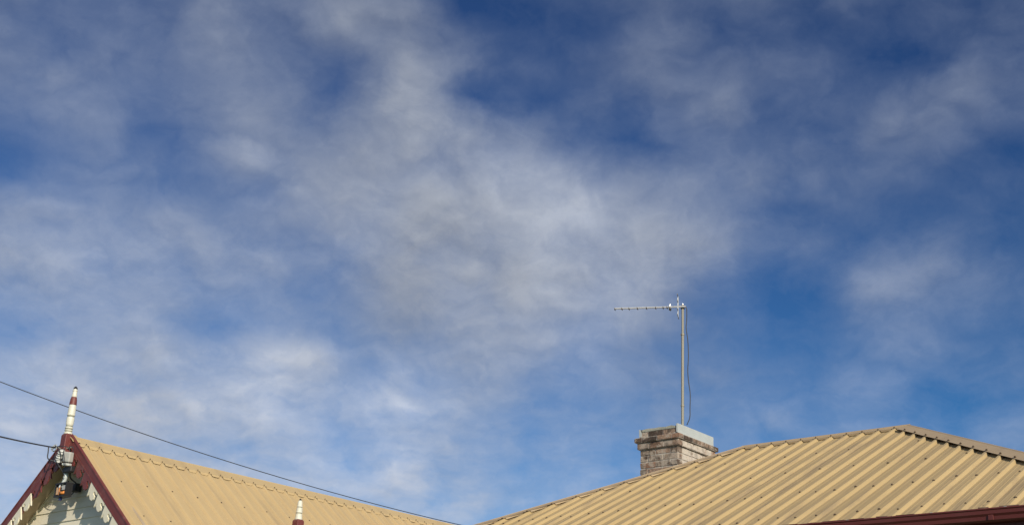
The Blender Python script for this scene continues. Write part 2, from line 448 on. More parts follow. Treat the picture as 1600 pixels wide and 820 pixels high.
def brick_mat(name, lime, soot):
    m = bpy.data.materials.new(name)
    m.use_nodes = True
    t = m.node_tree
    b = t.nodes["Principled BSDF"]
    b.inputs['Roughness'].default_value = 0.9
    b.inputs['Specular IOR Level'].default_value = 0.15
    g = nd(t, 'ShaderNodeTexCoord').outputs['Object']
    oi = nd(t, 'ShaderNodeObjectInfo').outputs['Random']
    cr = nd(t, 'ShaderNodeValToRGB')
    t.links.new(oi, cr.inputs[0])
    e = cr.color_ramp
    e.interpolation = 'CONSTANT'
    cols = [(0.22, 0.142, 0.100), (0.125, 0.088, 0.068), (0.30, 0.185, 0.13), (0.20, 0.15, 0.115),
            (0.35, 0.24, 0.175), (0.095, 0.070, 0.056), (0.28, 0.20, 0.15)]
    while len(e.elements) < len(cols):
        e.elements.new(0.5)
    for i, cl in enumerate(cols):
        e.elements[i].position = i / len(cols)
        e.elements[i].color = (*cl, 1)
    n1 = noise(t, g, 26.0, 6, 0.7)
    c = vmth(t, 'SCALE', cr.outputs[0], None)
    t.links.new(mth(t, 'MULTIPLY_ADD', n1, 1.9, 0.05), c.node.inputs['Scale'])
    def over(c, col, scale, lo, hi, amt, rough=0.65):
        n2 = noise(t, g, scale, 6, rough)
        mr = nd(t, 'ShaderNodeMapRange', interpolation_type='SMOOTHSTEP')
        t.links.new(n2, mr.inputs[0])
        mr.inputs[1].default_value = lo; mr.inputs[2].default_value = hi; mr.inputs[4].default_value = amt
        mxn = nd(t, 'ShaderNodeMix', data_type='RGBA')
        t.links.new(mr.outputs[0], mxn.inputs[0]); t.links.new(c, mxn.inputs[6])
        mxn.inputs[7].default_value = (*col, 1)
        return mxn.outputs[2]
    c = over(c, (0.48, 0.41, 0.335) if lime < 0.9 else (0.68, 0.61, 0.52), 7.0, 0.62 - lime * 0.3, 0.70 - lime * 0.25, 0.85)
    c = over(c, (0.055, 0.048, 0.043), 9.0, 0.50, 0.62, min(1.0, soot * 1.35))
    t.links.new(c, b.inputs['Base Color'])
    bn = noise(t, g, 55.0, 6, 0.7)
    bp = nd(t, 'ShaderNodeBump'); bp.inputs['Strength'].default_value = 0.9; bp.inputs['Distance'].default_value = 0.012
    t.links.new(bn, bp.inputs['Height']); t.links.new(bp.outputs[0], b.inputs['Normal'])
    return m

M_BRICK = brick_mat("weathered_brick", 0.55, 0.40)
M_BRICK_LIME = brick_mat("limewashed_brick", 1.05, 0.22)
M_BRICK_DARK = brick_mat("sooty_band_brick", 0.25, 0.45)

# ------------------------------------------------------------------ ground
def sheet(name, x0, x1, y0, y1, z, mat, rz=0.0):
    mb = MB().add([(x0, y0, 0), (x1, y0, 0), (x1, y1, 0), (x0, y1, 0)], [(0, 1, 2, 3)])
    o = mb.build(name, mat)
    o.location = (0, 0, z); o.rotation_euler = (0, 0, rz)
    o['kind'] = 'structure'
    return o
sheet("ground", -1500, 1500, -1500, 1500, 0.0, M_GROUND)
sheet("road", -300, 300, -9, -2.0, 0.012, M_ROAD, -0.715)
_pv = MB().box((0, 2.6, 0.06), (400, 2.2, 0.12)).build("pavement", M_PATH)
_pv.rotation_euler = (0, 0, -0.715); _pv['kind'] = 'structure'

# ------------------------------------------------------------------ ribbed steel sheeting
PITCH = 0.2033
RIB = [(-0.036, 0.0), (-0.022, 0.022), (-0.014, 0.029), (0.014, 0.029), (0.022, 0.022), (0.036, 0.0)]
def rib_sheet(k0, nrib, y_lo, y_hi, place, lift):
    """ribs k0..k0+nrib-1; y_lo/y_hi give the ends of the sheet at x; place(x, s, h) -> point"""
    prof = []
    for k in range(k0, k0 + nrib):
        xc = k * PITCH
        for dx, h in RIB:
            prof.append((xc + dx, h))
        if k < k0 + nrib - 1:
            for q in (0.36, 0.64):
                xm = xc + PITCH * q
                prof += [(xm - 0.012, 0.0), (xm - 0.006, 0.002), (xm + 0.006, 0.002), (xm + 0.012, 0.0)]
    # run the pan on to the next sheet's first rib, tucked beneath it
    xe = (k0 + nrib) * PITCH
    xl = (k0 + nrib - 1) * PITCH
    for q in (0.36, 0.64):
        xm = xl + PITCH * q
        prof += [(xm - 0.012, 0.0), (xm - 0.006, 0.002), (xm + 0.006, 0.002), (xm + 0.012, 0.0)]
    prof += [(xe - 0.037, 0.0), (xe - 0.024, 0.0195), (xe - 0.014, 0.0265)]
    NS = 6
    mb = MB()
    rnd = [random.uniform(-0.0012, 0.0012) for _ in range(NS + 1)]
    vs = []
    for x, h in prof:
        a, b_ = y_lo(x), y_hi(x)
        if b_ < a + 0.02:
            b_ = a + 0.02
        for i in range(NS + 1):
            s = a + (b_ - a) * i / NS
            vs.append(place(x, s, h - 0.029 + lift + rnd[i]))
    n = NS + 1
    fs = [(j * n + i, (j + 1) * n + i, (j + 1) * n + i + 1, j * n + i + 1)
          for j in range(len(prof) - 1) for i in range(NS)]
    return mb.add(vs, fs)

def hex_screw(mb, p, nrm, along, r=0.0095, h=0.009):
    nrm, along = Vector(nrm).normalized(), Vector(along).normalized()
    side = nrm.cross(along)
    for rr, h0, h1, n in ((r * 1.35, -0.001, 0.0025, 8), (r * 0.8, 0.0025, h, 6)):
        vs = []
        for hh in (h0, h1):
            for k in range(n):
                a = 2 * math.pi * k / n
                vs.append(Vector(p) + (along * math.cos(a) + side * math.sin(a)) * rr + nrm * hh)
        fs = [(k, (k + 1) % n, n + (k + 1) % n, n + k) for k in range(n)] + [tuple(range(n, 2 * n))]
        mb.add(vs, fs)

def cap_wings(mb, A, B, near, far, rise, roll=0.012):
    """folded capping from A to B (crest line); near/far are offsets to its two edges"""
    A, B, near, far = Vector(A), Vector(B), Vector(near), Vector(far)
    z = Vector((0, 0, 1))
    sec = [near, near * 0.14 + z * rise, near * 0.05 + z * (rise + roll), far * 0.05 + z * (rise + roll), far * 0.14 + z * rise, far]
    n = 14
    vs = []
    for i in range(n + 1):
        t = i / n
        wob = random.uniform(-0.002, 0.002)
        for j, s in enumerate(sec):
            vs.append(A.lerp(B, t) + s + z * (0.003 + wob * (1 if j in (0, 5) else 0.5)))
    k = len(sec)
    fs = [(i * k + j, (i + 1) * k + j, (i + 1) * k + j + 1, i * k + j + 1) for i in range(n) for j in range(k - 1)]
    return mb.add(vs, fs)

# ================================================================== RIGHT HOUSE
P0 = Vector((4.6033, 15.07186, 0))
ZR = 5.53697
house = empty("hip_roofed_house", P0, -AZ_R)
tag(house, "house with cream ribbed steel hip roof, maroon gutter and brick chimney, at right", "house")
m26 = math.tan(R(26))
c26, s26 = math.cos(R(26)), math.sin(R(26))
QL = 1.10                                # how far the left hip comes forward per metre along
RW = 0.062                               # width of the ridge capping's wing
HX0, HX1, HY = -2.053, 0.16, 0.06       # ridge ends and ridge line in local x, y
EAVE = -3.62
roof = empty("roof", (0, 0, 0), 0, house)

def pl_front(x, s, h):
    # s = local y; h measured square to the roof plane
    return (x, s - h * s26, ZR + m26 * s + h * c26)
def hi_front(x):
    v = HY - 0.02
    v = min(v, HY + QL * (x - HX0) - 0.02, HY - (x - HX1) - 0.02)
    return v
lo_front = lambda x: EAVE + 0.004 * math.sin(x * 9.0)
kmin = int(math.ceil((HX0 + (EAVE - HY) / QL) / PITCH)) + 1
kmax = int(math.floor((HX1 + HY - EAVE) / PITCH)) - 1
k = kmin
while k <= kmax:
    n_ = min(4, kmax - k + 1)
    mb = rib_sheet(k, n_, lo_front, hi_front, pl_front, random.uniform(-0.002, 0.0025))
    mb.build("roof_sheet", M_ROOF_R, roof)
    k += n_

# the three other slopes of the hip roof, out of view from the street
HB = 2 * HY - EAVE                       # back eave
def slope_ribs(origin_fn, k0, k1, lo, hi):
    k = k0
    while k <= k1:
        n_ = min(8, k1 - k + 1)
        rib_sheet(k, n_, lo, hi, origin_fn, 0.0).build("roof_sheet", M_ROOF_R, roof)
        k += n_
ztop = ZR + m26 * HY
# back slope (mirror of the front)
slope_ribs(lambda x, s, h: (x, 2 * HY - s + h * s26, ZR + m26 * s + h * c26), kmin, kmax, lo_front, hi_front)
run = HY - EAVE
# left end and right end, ribs along x
ke = int(run / PITCH) - 1
slope_ribs(lambda x, s, h: (HX0 - s / QL - h * s26, HY + x, ztop - m26 * s + h * c26), -ke, ke, lambda x: abs(x) + 0.02, lambda x: run)
slope_ribs(lambda x, s, h: (HX1 + s + h * s26, HY + x, ztop - m26 * s + h * c26), -ke, ke, lambda x: abs(x) + 0.02, lambda x: run)

# cappings
W_L, W_R = 0.095, 0.155                 # wing widths of the left and right hip cappings
oL, o2 = W_L / math.sqrt(2), W_R / math.sqrt(2)
rc = MB()
cap_wings(rc, (HX0 - 0.02, HY, ztop), (HX1 + 0.02, HY, ztop), (0, -RW, -RW * m26), (0, RW, -RW * m26), 0.006)
rc.build("ridge_capping", M_CAP, roof)
def hip_cap(sx, sy, xh, q=1.0):
    A = (xh, HY, ztop + 0.004)
    L = run - 0.03
    B = (xh + sx * L / q, HY + sy * L, ztop - m26 * L + 0.004)
    mb = MB()
    w = oL if sx < 0 else o2
    cap_wings(mb, A, B, (-sx * w, sy * w, -m26 * w), (sx * w, -sy * w, -m26 * w), 0.005, roll=0.006)
    return mb.build("hip_capping", M_CAP, roof)
hipL = hip_cap(-1, -1, HX0, QL)
hipR = hip_cap(1, -1, HX1)
hip_cap(-1, 1, HX0, QL)
hip_cap(1, 1, HX1)
# turned-down, notched lip of the ridge capping and of the left hip capping
ye = HY - RW
for k in range(-13, 2):
    xa, xb = k * PITCH + 0.032, (k + 1) * PITCH - 0.032
    if xb < HX0 + 0.12 or xa > HX1 - 0.12:
        continue
    z0 = ZR + m26 * ye + 0.003
    vs = [pl_front(xa, ye, 0.004), pl_front(xb, ye, 0.004), pl_front(xb - 0.012, ye - 0.004, -0.019), pl_front(xa + 0.012, ye - 0.004, -0.019)]
    MB().add(vs, [(0, 1, 2, 3)]).build("capping_tab", M_CAP, roof)
xe_ = lambda y: HX0 + oL - (HY - oL - y) / QL          # near edge of the left hip
ye_ = lambda x: (x - HX0 - oL) * QL + HY - oL
for k in range(kmin + 1, 0):
    xa, xb = k * PITCH + 0.032, (k + 1) * PITCH - 0.032
    ya, yb = ye_(xa), ye_(xb)
    if yb > HY - 0.10:
        continue
    MB().add([pl_front(xa, ya, 0.005), pl_front(xb, yb, 0.005), pl_front(xb - 0.008, yb + 0.004, -0.014), pl_front(xa + 0.008, ya + 0.004, -0.014)], [(0, 1, 2, 3)]).build("capping_tab", M_CAP, roof)

# roof screws on the rib crests
scr = MB()
for y, step, off in ((-0.80, 2, 1), (-1.61, 2, 1), (-2.48, 1, 0), (-3.355, 1, 0)):
    for k in range(kmin, kmax + 1):
        if (k + off) % step:
            continue
        x = k * PITCH + random.uniform(-0.005, 0.005)
        yy = y + random.uniform(-0.04, 0.04)
        if random.random() < 0.07: continue
        if yy > hi_front(x) - 0.25:
            continue
        hex_screw(scr, pl_front(x, yy, 0.0005), (0, -s26, c26), (0, c26, s26), random.uniform(0.008, 0.0125), 0.010)
# one screw per rib through the edge of the right hip capping
for k in range(0, kmax + 1):
    x = k * PITCH + 0.006
    y = (HX1 - o2 + HY - o2) - x + 0.03
    if y > HY - 0.10: continue
    hex_screw(scr, pl_front(x, y, 0.012), (0.1, -s26, c26), (0, c26, s26), 0.010, 0.012)
for k in range(-9, 1):
    hex_screw(scr, pl_front(k * PITCH, ye + 0.02, 0.010), (0, -s26, c26), (0, c26, s26), 0.008, 0.010)
for k in range(kmin + 3, -10):
    x = k * PITCH
    hex_screw(scr, pl_front(x, ye_(x) + 0.012, 0.008), (0, -s26, c26), (0, c26, s26), 0.008, 0.010)
tag(scr.build("roof_screw", M_SCREW, roof), kind="stuff")

# gutter, fascia, soffit and walls
zg = ZR + m26 * EAVE
def gutter_run(p, q, out, name):
    p, q, out = Vector(p), Vector(q), Vector(out)
    z = Vector((0, 0, 1))
    prof = [(0.0, -0.030), (0.0, -0.110), (0.075, -0.110), (0.092, -0.098), (0.096, -0.068), (0.110, -0.050), (0.112, -0.022),
            (0.120, -0.014), (0.118, -0.003), (0.106, -0.004), (0.106, -0.02), (0.104, -0.046), (0.090, -0.066), (0.086, -0.092), (0.07, -0.104), (0.006, -0.104), (0.006, -0.030)]
    prof = [(a - 0.02, b_) for a, b_ in prof]
    poly = [p + out * a + z * b_ for a, b_ in prof]
    return MB().extrude(poly, q - p).build(name, M_MAROON_G, house)
XL, XRr = HX0 - run / QL, HX1 + run
gutter_run((XL - 0.1, EAVE, zg), (XRr + 0.1, EAVE, zg), (0, -1, 0), "gutter")
gutter_run((XL, HB, zg - 0.002), (XL, EAVE, zg - 0.002), (-1, 0, 0), "gutter")
gutter_run((XRr, EAVE, zg - 0.002), (XRr, HB, zg - 0.002), (1, 0, 0), "gutter")
gutter_run((XRr + 0.1, HB, zg), (XL - 0.1, HB, zg), (0, 1, 0), "gutter")
for xx in (-4.2, -0.55, 2.35):
    MB().box((xx, EAVE - 0.081, zg - 0.080), (0.045, 0.012, 0.044)).build("joint_sleeve", M_MAROON_G, house, bevel=0.003)
x = XL + 0.2
while x < XRr - 0.1:
    x += random.uniform(0.62, 0.78)
    MB().box((x, EAVE - 0.060, zg - 0.0035), (0.022, 0.085, 0.003)).build("gutter_strap", M_GALV, house)
rim_ = MB()
x = XL
while x < XRr:
    l_ = random.uniform(0.05, 0.30)
    h_ = random.uniform(0.001, 0.008)
    if random.random() < 0.75:
        rim_.box((x + l_ / 2, EAVE - 0.088, zg - 0.001 + h_ / 2), (l_, 0.012, h_), None, 0.0025)
    x += l_ + random.uniform(0.0, 0.12)
tag(rim_.build("leaf_grime", paint("leaf_grime", (0.20, 0.13, 0.09), 0.9, 0.3, 20.0), house), kind="stuff")
for (a, b_) in (((XL, EAVE + 0.0), (XRr, EAVE + 0.0)), ((XL, HB), (XRr, HB))):
    sgn = -1 if a[1] < 0 else 1
    MB().box(((a[0] + b_[0]) / 2, a[1] - sgn * 0.035, zg - 0.100), (b_[0] - a[0] - 0.1, 0.022, 0.16)).build("fascia", M_MAROON_G, house)
for xx, sgn in ((XL, 1), (XRr, -1)):
    MB().box((xx + sgn * 0.035, (EAVE + HB) / 2, zg - 0.100), (0.022, HB - EAVE - 0.14, 0.16)).build("fascia", M_MAROON_G, house)
OV = 0.45
MB().box(((XL + XRr) / 2, EAVE + OV / 2 + 0.03, zg - 0.185), (XRr - XL - 0.12, OV, 0.012)).build("soffit", M_WALL_R, house)
MB().box(((XL + XRr) / 2, (EAVE + HB) / 2, (zg - 0.19) / 2), (XRr - XL - 2 * OV, HB - EAVE - 2 * OV, zg - 0.19)).build("wall", M_WALL_R, house)

# ------------------------------------------------------------------ chimney
CX, CY, CT = -2.925, -0.125, ZR + 0.400    # near corner (local x, y) and top
CW, CD = 0.585, 0.88
chim = empty("chimney", (CX - CW / 2, CY + CD / 2, 0), 0, house)
chim['label'] = "weathered brick chimney with projecting bands and bent metal strip"
CO = 0.086
zb0 = ZR - 0.90
# mortar core, set back from the faces of the bricks
core = MB().box((0, 0, (zb0 + CT - 0.02) / 2), (CW - 0.014, CD - 0.014, CT - 0.02 - zb0))
core.build("mortar_core", M_MORTAR, chim)
def ring(mb, z, hgt, p):
    mb.box((0, 0, z), (CW + 2 * p - 0.014, CD + 2 * p - 0.014, hgt))
courses = []
z = CT - 0.045 - CO
courses.append((z + CO * 0.5, 0.0, 'top'))
zt = CT - 0.045
levels = []
zc_ = zt
for name_, p in (('top', 0.0), ('band', 0.060), ('band2', 0.032)):
    hgt = {'top': 0.084, 'band': 0.068}.get(name_, 0.090)
    levels.append((zc_ - hgt, zc_, p, name_)); zc_ -= hgt
while zc_ > zb0:
    levels.append((zc_ - CO, zc_, 0.0, 'shaft')); zc_ -= CO
core2 = MB()
for lo_, hi_, p, nm in levels:
    if p > 0:
        ring(core2, (lo_ + hi_) / 2, hi_ - lo_ - 0.004, p)
core2.build("band_mortar", M_MORTAR, chim)
BL, BWd, BJ = 0.222, 0.106, 0.013
for li, (lo_, hi_, p, nm) in enumerate(levels):
    bh = hi_ - lo_ - BJ
    zc2 = (lo_ + hi_) / 2
    hx, hy = CW / 2 + p, CD / 2 + p
    fl = li % 2
    def put(cx, cy, sx, sy, face):
        if nm in ('band',):
            mat = M_BRICK_DARK
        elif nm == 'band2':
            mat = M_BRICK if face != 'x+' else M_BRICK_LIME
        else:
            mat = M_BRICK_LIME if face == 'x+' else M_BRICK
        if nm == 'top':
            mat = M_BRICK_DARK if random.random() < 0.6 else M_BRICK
        q = 0.0022
        MB().box((cx, cy, zc2), (sx + random.uniform(-q, q), sy + random.uniform(-q, q), bh + random.uniform(-q, q)), None, 0.0035).build("brick", mat, chim, bevel=0.003)
    # faces towards and away from the street carry the corner bricks
    for sy in (-1, 1):
        cells = [BL, BL, None] if fl == 0 else [BWd, BL, None]
        x0, x1 = -hx, hx
        if sy == -1 and fl == 0: pass
        xs = [x1]
        for cl in cells[:-1]:
            xs.append(xs[-1] - cl - BJ)
        while xs[-1] - x0 > BL + 0.03:
            xs.append(xs[-1] - BL - BJ)
        xs.append(x0 - BJ)
        for i in range(len(xs) - 1):
            a, b_ = xs[i + 1] + BJ, xs[i]
            if b_ - a < 0.02: continue
            put((a + b_) / 2, sy * (hy - BWd / 2), b_ - a, BWd, 'y')
    for sx in (-1, 1):
        y0, y1 = -hy + BWd + BJ, hy - BWd - BJ
        y = y0
        first = BL - (0.115 if fl == 0 else 0.0)
        ln = first
        while y < y1 - 0.02:
            e_ = min(y + ln, y1)
            if y1 - e_ < 0.05: e_ = y1
            put(sx * (hx - BWd / 2), (y + e_) / 2, BWd, e_ - y, 'x+' if sx > 0 else 'x-')
            y = e_ + BJ; ln = BL

# top: lumpy cement flaunching, with a galvanised strip bent round its right side
fl_mb = MB()
NX, NY = 12, 18
vs = []
for j in range(NY + 1):
    for i in range(NX + 1):
        fx, fy = i / NX - 0.5, j / NY - 0.5
        e_ = max(abs(fx), abs(fy)) * 2
        zz = CT - 0.010 + 0.030 * (1 - e_ ** 3) + 0.010 * math.sin(fx * 19 + fy * 4) * math.cos(fy * 17) + random.uniform(-0.004, 0.004)
        if fx > 0.35: zz = min(zz, CT - 0.015)
        vs.append((fx * (CW + 0.004), fy * (CD + 0.004), zz))
fs = [(j * (NX + 1) + i, j * (NX + 1) + i + 1, (j + 1) * (NX + 1) + i + 1, (j + 1) * (NX + 1) + i) for j in range(NY) for i in range(NX)]
bo = len(vs)
rim = [i for i in range(NX + 1)] + [j * (NX + 1) + NX for j in range(1, NY + 1)] + [NY * (NX + 1) + i for i in range(NX - 1, -1, -1)] + [j * (NX + 1) for j in range(NY - 1, 0, -1)]
for i in rim:
    vs.append((vs[i][0], vs[i][1], CT - 0.044))
nr = len(rim)
for i in range(nr):
    fs.append((rim[i], bo + i, bo + (i + 1) % nr, rim[(i + 1) % nr]))
fl_mb.add(vs, fs)
fl_mb.build("flaunching", M_CEMENT, chim, smooth=True)
X1, Y1 = CW / 2, CD / 2
st = MB()
def plate(pts, th):
    st.extrude(pts, th)
zz = CT + 0.008
plate([(X1 + 0.006, -Y1 - 0.012, zz), (X1 + 0.006, -Y1 - 0.012, zz - 0.120), (X1 + 0.006, -0.02, zz - 0.122), (X1 + 0.006, -0.02, zz + 0.001)], (0.004, 0, 0))
plate([(X1 + 0.009, -0.03, zz + 0.002), (X1 + 0.009, -0.03, zz - 0.120), (X1 + 0.009, Y1 + 0.012, zz - 0.124), (X1 + 0.009, Y1 + 0.012, zz - 0.001)], (0.004, 0, 0))
plate([(X1 - 0.03, -Y1 + 0.01, zz + 0.0015), (X1 + 0.006, -Y1 + 0.01, zz + 0.0015), (X1 + 0.006, Y1 + 0.012, zz + 0.0015), (X1 - 0.03, Y1 + 0.012, zz - 0.003)], (0, 0, 0.003))
plate([(X1 + 0.006, -Y1 - 0.014, zz), (X1 + 0.006, -Y1 - 0.014, zz - 0.118), (X1 - 0.012, -Y1 - 0.014, zz - 0.110), (X1 - 0.014, -Y1 - 0.014, zz)], (0, 0.003, 0))
strip = st.build("metal_strip", M_GALV, chim)
st = MB()
plate([(-X1 - 0.014, -Y1 - 0.014, CT - 0.012), (-X1 - 0.008, -Y1 - 0.014, CT - 0.115), (-X1 + 0.030, -Y1 - 0.014, CT - 0.108), (-X1 + 0.028, -Y1 - 0.014, CT - 0.060), (-X1 + 0.006, -Y1 - 0.014, CT - 0.010)], (0, 0.003, 0))
plate([(-X1 - 0.013, -Y1 - 0.014, CT - 0.006), (-X1 - 0.007, -Y1 - 0.014, CT - 0.115), (-X1 - 0.007, Y1, CT - 0.115), (-X1 - 0.013, Y1, CT - 0.006)], (-0.003, 0, 0))
st.build("metal_strip", M_GALV, chim)

# ================================================================== TV ANTENNA
XR_, YR_ = frame_dirs(AZ_R)
def loc_r(x, y, z):
    return P0 + XR_ * x + YR_ * y + Vector((0, 0, z))
mast_base = loc_r(-3.051, 0.20, CT - 0.02)
mast_top = loc_r(-3.040, 0.205, ZR + 2.185)
ant = empty("tv_antenna", mast_base, 0)
tag(ant, "slim rooftop television antenna on a tall pole rising from the brick chimney", "antenna")
AB = mast_base
up_m = (mast_top - AB)
h_m = up_m.length
ax = up_m.normalized()
MB().tube([(0, 0, 0), ax * h_m * 0.76], 0.0195, 14).build("mast", M_MAST, ant, smooth=False)
MB().tube([ax * h_m * 0.70, ax * (h_m + 0.005)], 0.0168, 14).build("mast", M_MAST, ant, smooth=False)
for t_, rr in ((0.20, 0.025), (0.76, 0.026)):
    MB().tube([ax * (h_m * t_ - 0.012), ax * (h_m * t_ + 0.012)], rr, 14).build("mast_collar", M_MAST, ant)
psi = 0.22
bd = Vector((-math.cos(psi), math.sin(psi), 0))
ed = Vector((math.sin(psi), math.cos(psi), 0))     # elements lie along this
BZ = h_m - 0.035
bo0 = ax * BZ - ed * 0.030
B0, B1 = bo0 - bd * 0.045, bo0 + bd * 0.950
MB().tube([B0, B1], 0.0125, 8).build("boom", M_ALU, ant)
def rot_from(xd, yd, zd):
    return Matrix((xd, yd, zd)).transposed()
RB = rot_from(-bd, ed, Vector((0, 0, 1)))
# directors along the boom
for px in (963, 974, 985, 998, 1012, 1026, 1037.5, 1043.5):
    s = (1067 - px) * (0.950 / 104.5)
    q = bo0 + bd * s
    MB().tube([q - ed * 0.055 + Vector((0, 0, -0.010)), q + ed * 0.055 + Vector((0, 0, -0.010))], 0.005, 6).build("director", M_BLACK if False else M_MAST, ant)
    MB().box(q + Vector((0, 0, -0.012)), (0.014, 0.024, 0.014), RB).build("director_clip", M_BLACK, ant)
# folded dipole with its box
q = bo0 + bd * 0.172
lp = []
for i in range(25):
    a = 2 * math.pi * i / 24
    lp.append(q + ed * 0.085 * math.copysign(abs(math.cos(a)) ** 0.5, math.cos(a)) + Vector((0, 0, 0.024 * math.copysign(abs(math.sin(a)) ** 0.6, math.sin(a)) - 0.012)))
MB().tube(lp, 0.006, 6, cap=False).build("dipole", M_ALU, ant)
MB().box(q + Vector((0, 0, 0.026)), (0.020, 0.04, 0.034), RB).build("dipole_box", M_ALU, ant, bevel=0.003)
MB().box(q + Vector((0, 0, -0.030)), (0.032, 0.045, 0.026), RB).build("balun", M_BLACK, ant, bevel=0.003)
# reflector: an upright bracket with short rods
q = bo0 + bd * 0.062
MB().box(q + Vector((0, 0, 0.075)), (0.016, 0.022, 0.115), RB).build("reflector_plate", M_ALU, ant)
MB().box(q + Vector((0, 0, -0.035)), (0.015, 0.022, 0.080), RB).build("reflector_plate", M_ALU, ant)
MB().box(q + Vector((0, 0, 0.0) ) - bd * 0.004, (0.007, 0.018, 0.30), RB).build("reflector_bracket", M_ALU, ant)
MB().box(q + Vector((0, 0, -0.105)), (0.015, 0.022, 0.055), RB).build("reflector_plate", M_ALU, ant)
for dz in (0.150, 0.062, -0.058, -0.140):
    MB().tube([q + Vector((0, 0, dz)) - ed * 0.11, q + Vector((0, 0, dz)) + ed * 0.11], 0.0058, 6).build("reflector_rod", M_MAST, ant)
# clamp at the head of the mast
MB().box(ax * (BZ - 0.006), (0.052, 0.060, 0.030), RB).build("clamp", M_BLACK, ant, bevel=0.004)
MB().tube([ax * (BZ + 0.005), ax * (BZ + 0.052)], 0.0125, 10).build("clamp_bolt", M_ALU, ant)
# coaxial cable hanging beside the mast
def spline(pts, n=8):
    out = []
    P_ = [Vector(p) for p in pts]
    P_ = [P_[0] * 2 - P_[1]] + P_ + [P_[-1] * 2 - P_[-2]]
    for i in range(1, len(P_) - 2):
        for j in range(n):
            t = j / n
            a, b_, c_, d_ = P_[i - 1:i + 3]
            out.append(0.5 * ((2 * b_) + (c_ - a) * t + (2 * a - 5 * b_ + 4 * c_ - d_) * t * t + (3 * b_ - a - 3 * c_ + d_) * t ** 3))
    out.append(P_[-2])
    return out
S = -bd
cab = [(0.040, BZ), (0.062, BZ - 0.012), (0.070, BZ - 0.06), (0.068, BZ - 0.20), (0.060, BZ - 0.31), (0.082, BZ - 0.50), (0.088, BZ - 0.72), (0.078, BZ - 0.92), (0.088, BZ - 1.08), (0.108, BZ - 1.25), (0.104, BZ - 1.45), (0.100, BZ - 1.58), (0.060, BZ - 1.68)]
MB().tube(spline([S * a + Vector((0, 0, b_)) - ed * 0.02 for a, b_ in cab], 6), 0.0065, 6).build("cable", M_CABLE, ant, smooth=True)

# ================================================================== COTTAGE
G1 = Vector((-5.84568, 17.4081, 0))
ZL = 5.537
cot = empty("gabled_cottage", G1, -AZ_L)
tag(cot, "cottage with sand coloured steel gable roof, maroon bargeboards and turned finials, at left", "house")
XL_, YL_ = frame_dirs(AZ_L)
def loc_l(x, y, z):
    return G1 + XL_ * x + YL_ * y + Vector((0, 0, z))
mL = 0.795
cL, sL = 1 / math.sqrt(1 + mL * mL), mL / math.sqrt(1 + mL * mL)
RUNL, LEN = 2.75, 13.0
croof = empty("roof", (0, 0, 0), 0, cot)
def pl_right(y, s, h):      # ribs at y = k*PITCH, s = horizontal run from the ridge
    return (s + h * sL, y - 0.033, ZL - mL * s + h * cL)
def pl_left(y, s, h):
    return (-s - h * sL, y - 0.033, ZL - mL * s + h * cL)
K1 = int(LEN / PITCH)
# narrow edge strip from the barge to the first rib
for fn in (pl_right, pl_left):
    MB().add([fn(0.040, 0.02, -0.028), fn(0.040, RUNL, -0.028), fn(PITCH, RUNL, -0.028), fn(PITCH, 0.02, -0.028)], [(0, 1, 2, 3)]).build("edge_strip", M_ROOF_L, croof)
k = 1
while k < K1:
    n_ = min(4, K1 - k)
    rib_sheet(k, n_, lambda x: 0.02, lambda x: RUNL, pl_right, 0.0).build("roof_sheet", M_ROOF_L, croof)
    rib_sheet(k, n_, lambda x: 0.02, lambda x: RUNL, pl_left, 0.0).build("roof_sheet", M_ROOF_L, croof)
    k += n_
mb = MB()
cap_wings(mb, (0, 0.0, ZL), (0, LEN, ZL), (0.145, 0, -0.145 * mL), (-0.145, 0, -0.145 * mL), 0.004, roll=0.006)
mb.build("ridge_capping", M_ROOF_L, croof)
for k in range(0, K1):
    ya, yb = k * PITCH + 0.030, (k + 1) * PITCH - 0.030
    d_ = random.uniform(-0.024, -0.014)
    e_ = random.uniform(0.0, 0.004)
    for fn in (pl_right,):
        MB().add([fn(ya, 0.145, 0.004), fn(yb, 0.145, 0.004), fn(yb - 0.004, 0.158, -0.006), fn(yb - 0.024, 0.167 + e_, d_), fn(ya + 0.024, 0.167, d_), fn(ya + 0.004, 0.158, -0.006)], [(0, 1, 2, 3, 4, 5)]).build("capping_tab", M_ROOF_L, croof)
scr = MB()
nrm = (sL, 0, cL)
for s_ in (0.79, 1.43, 2.07):
    for k in range(2, K1, 2):
        hex_screw(scr, pl_right(k * PITCH + 0.0, s_ + random.uniform(-0.015, 0.015), 0.0005), nrm, (0, 1, 0), random.uniform(0.007, 0.010), 0.009)
for k in range(0, K1):
    hex_screw(scr, pl_right(k * PITCH, 0.125, 0.007), nrm, (0, 1, 0), 0.007, 0.009)
tag(scr.build("roof_screw", M_SCREW, croof), kind="stuff")

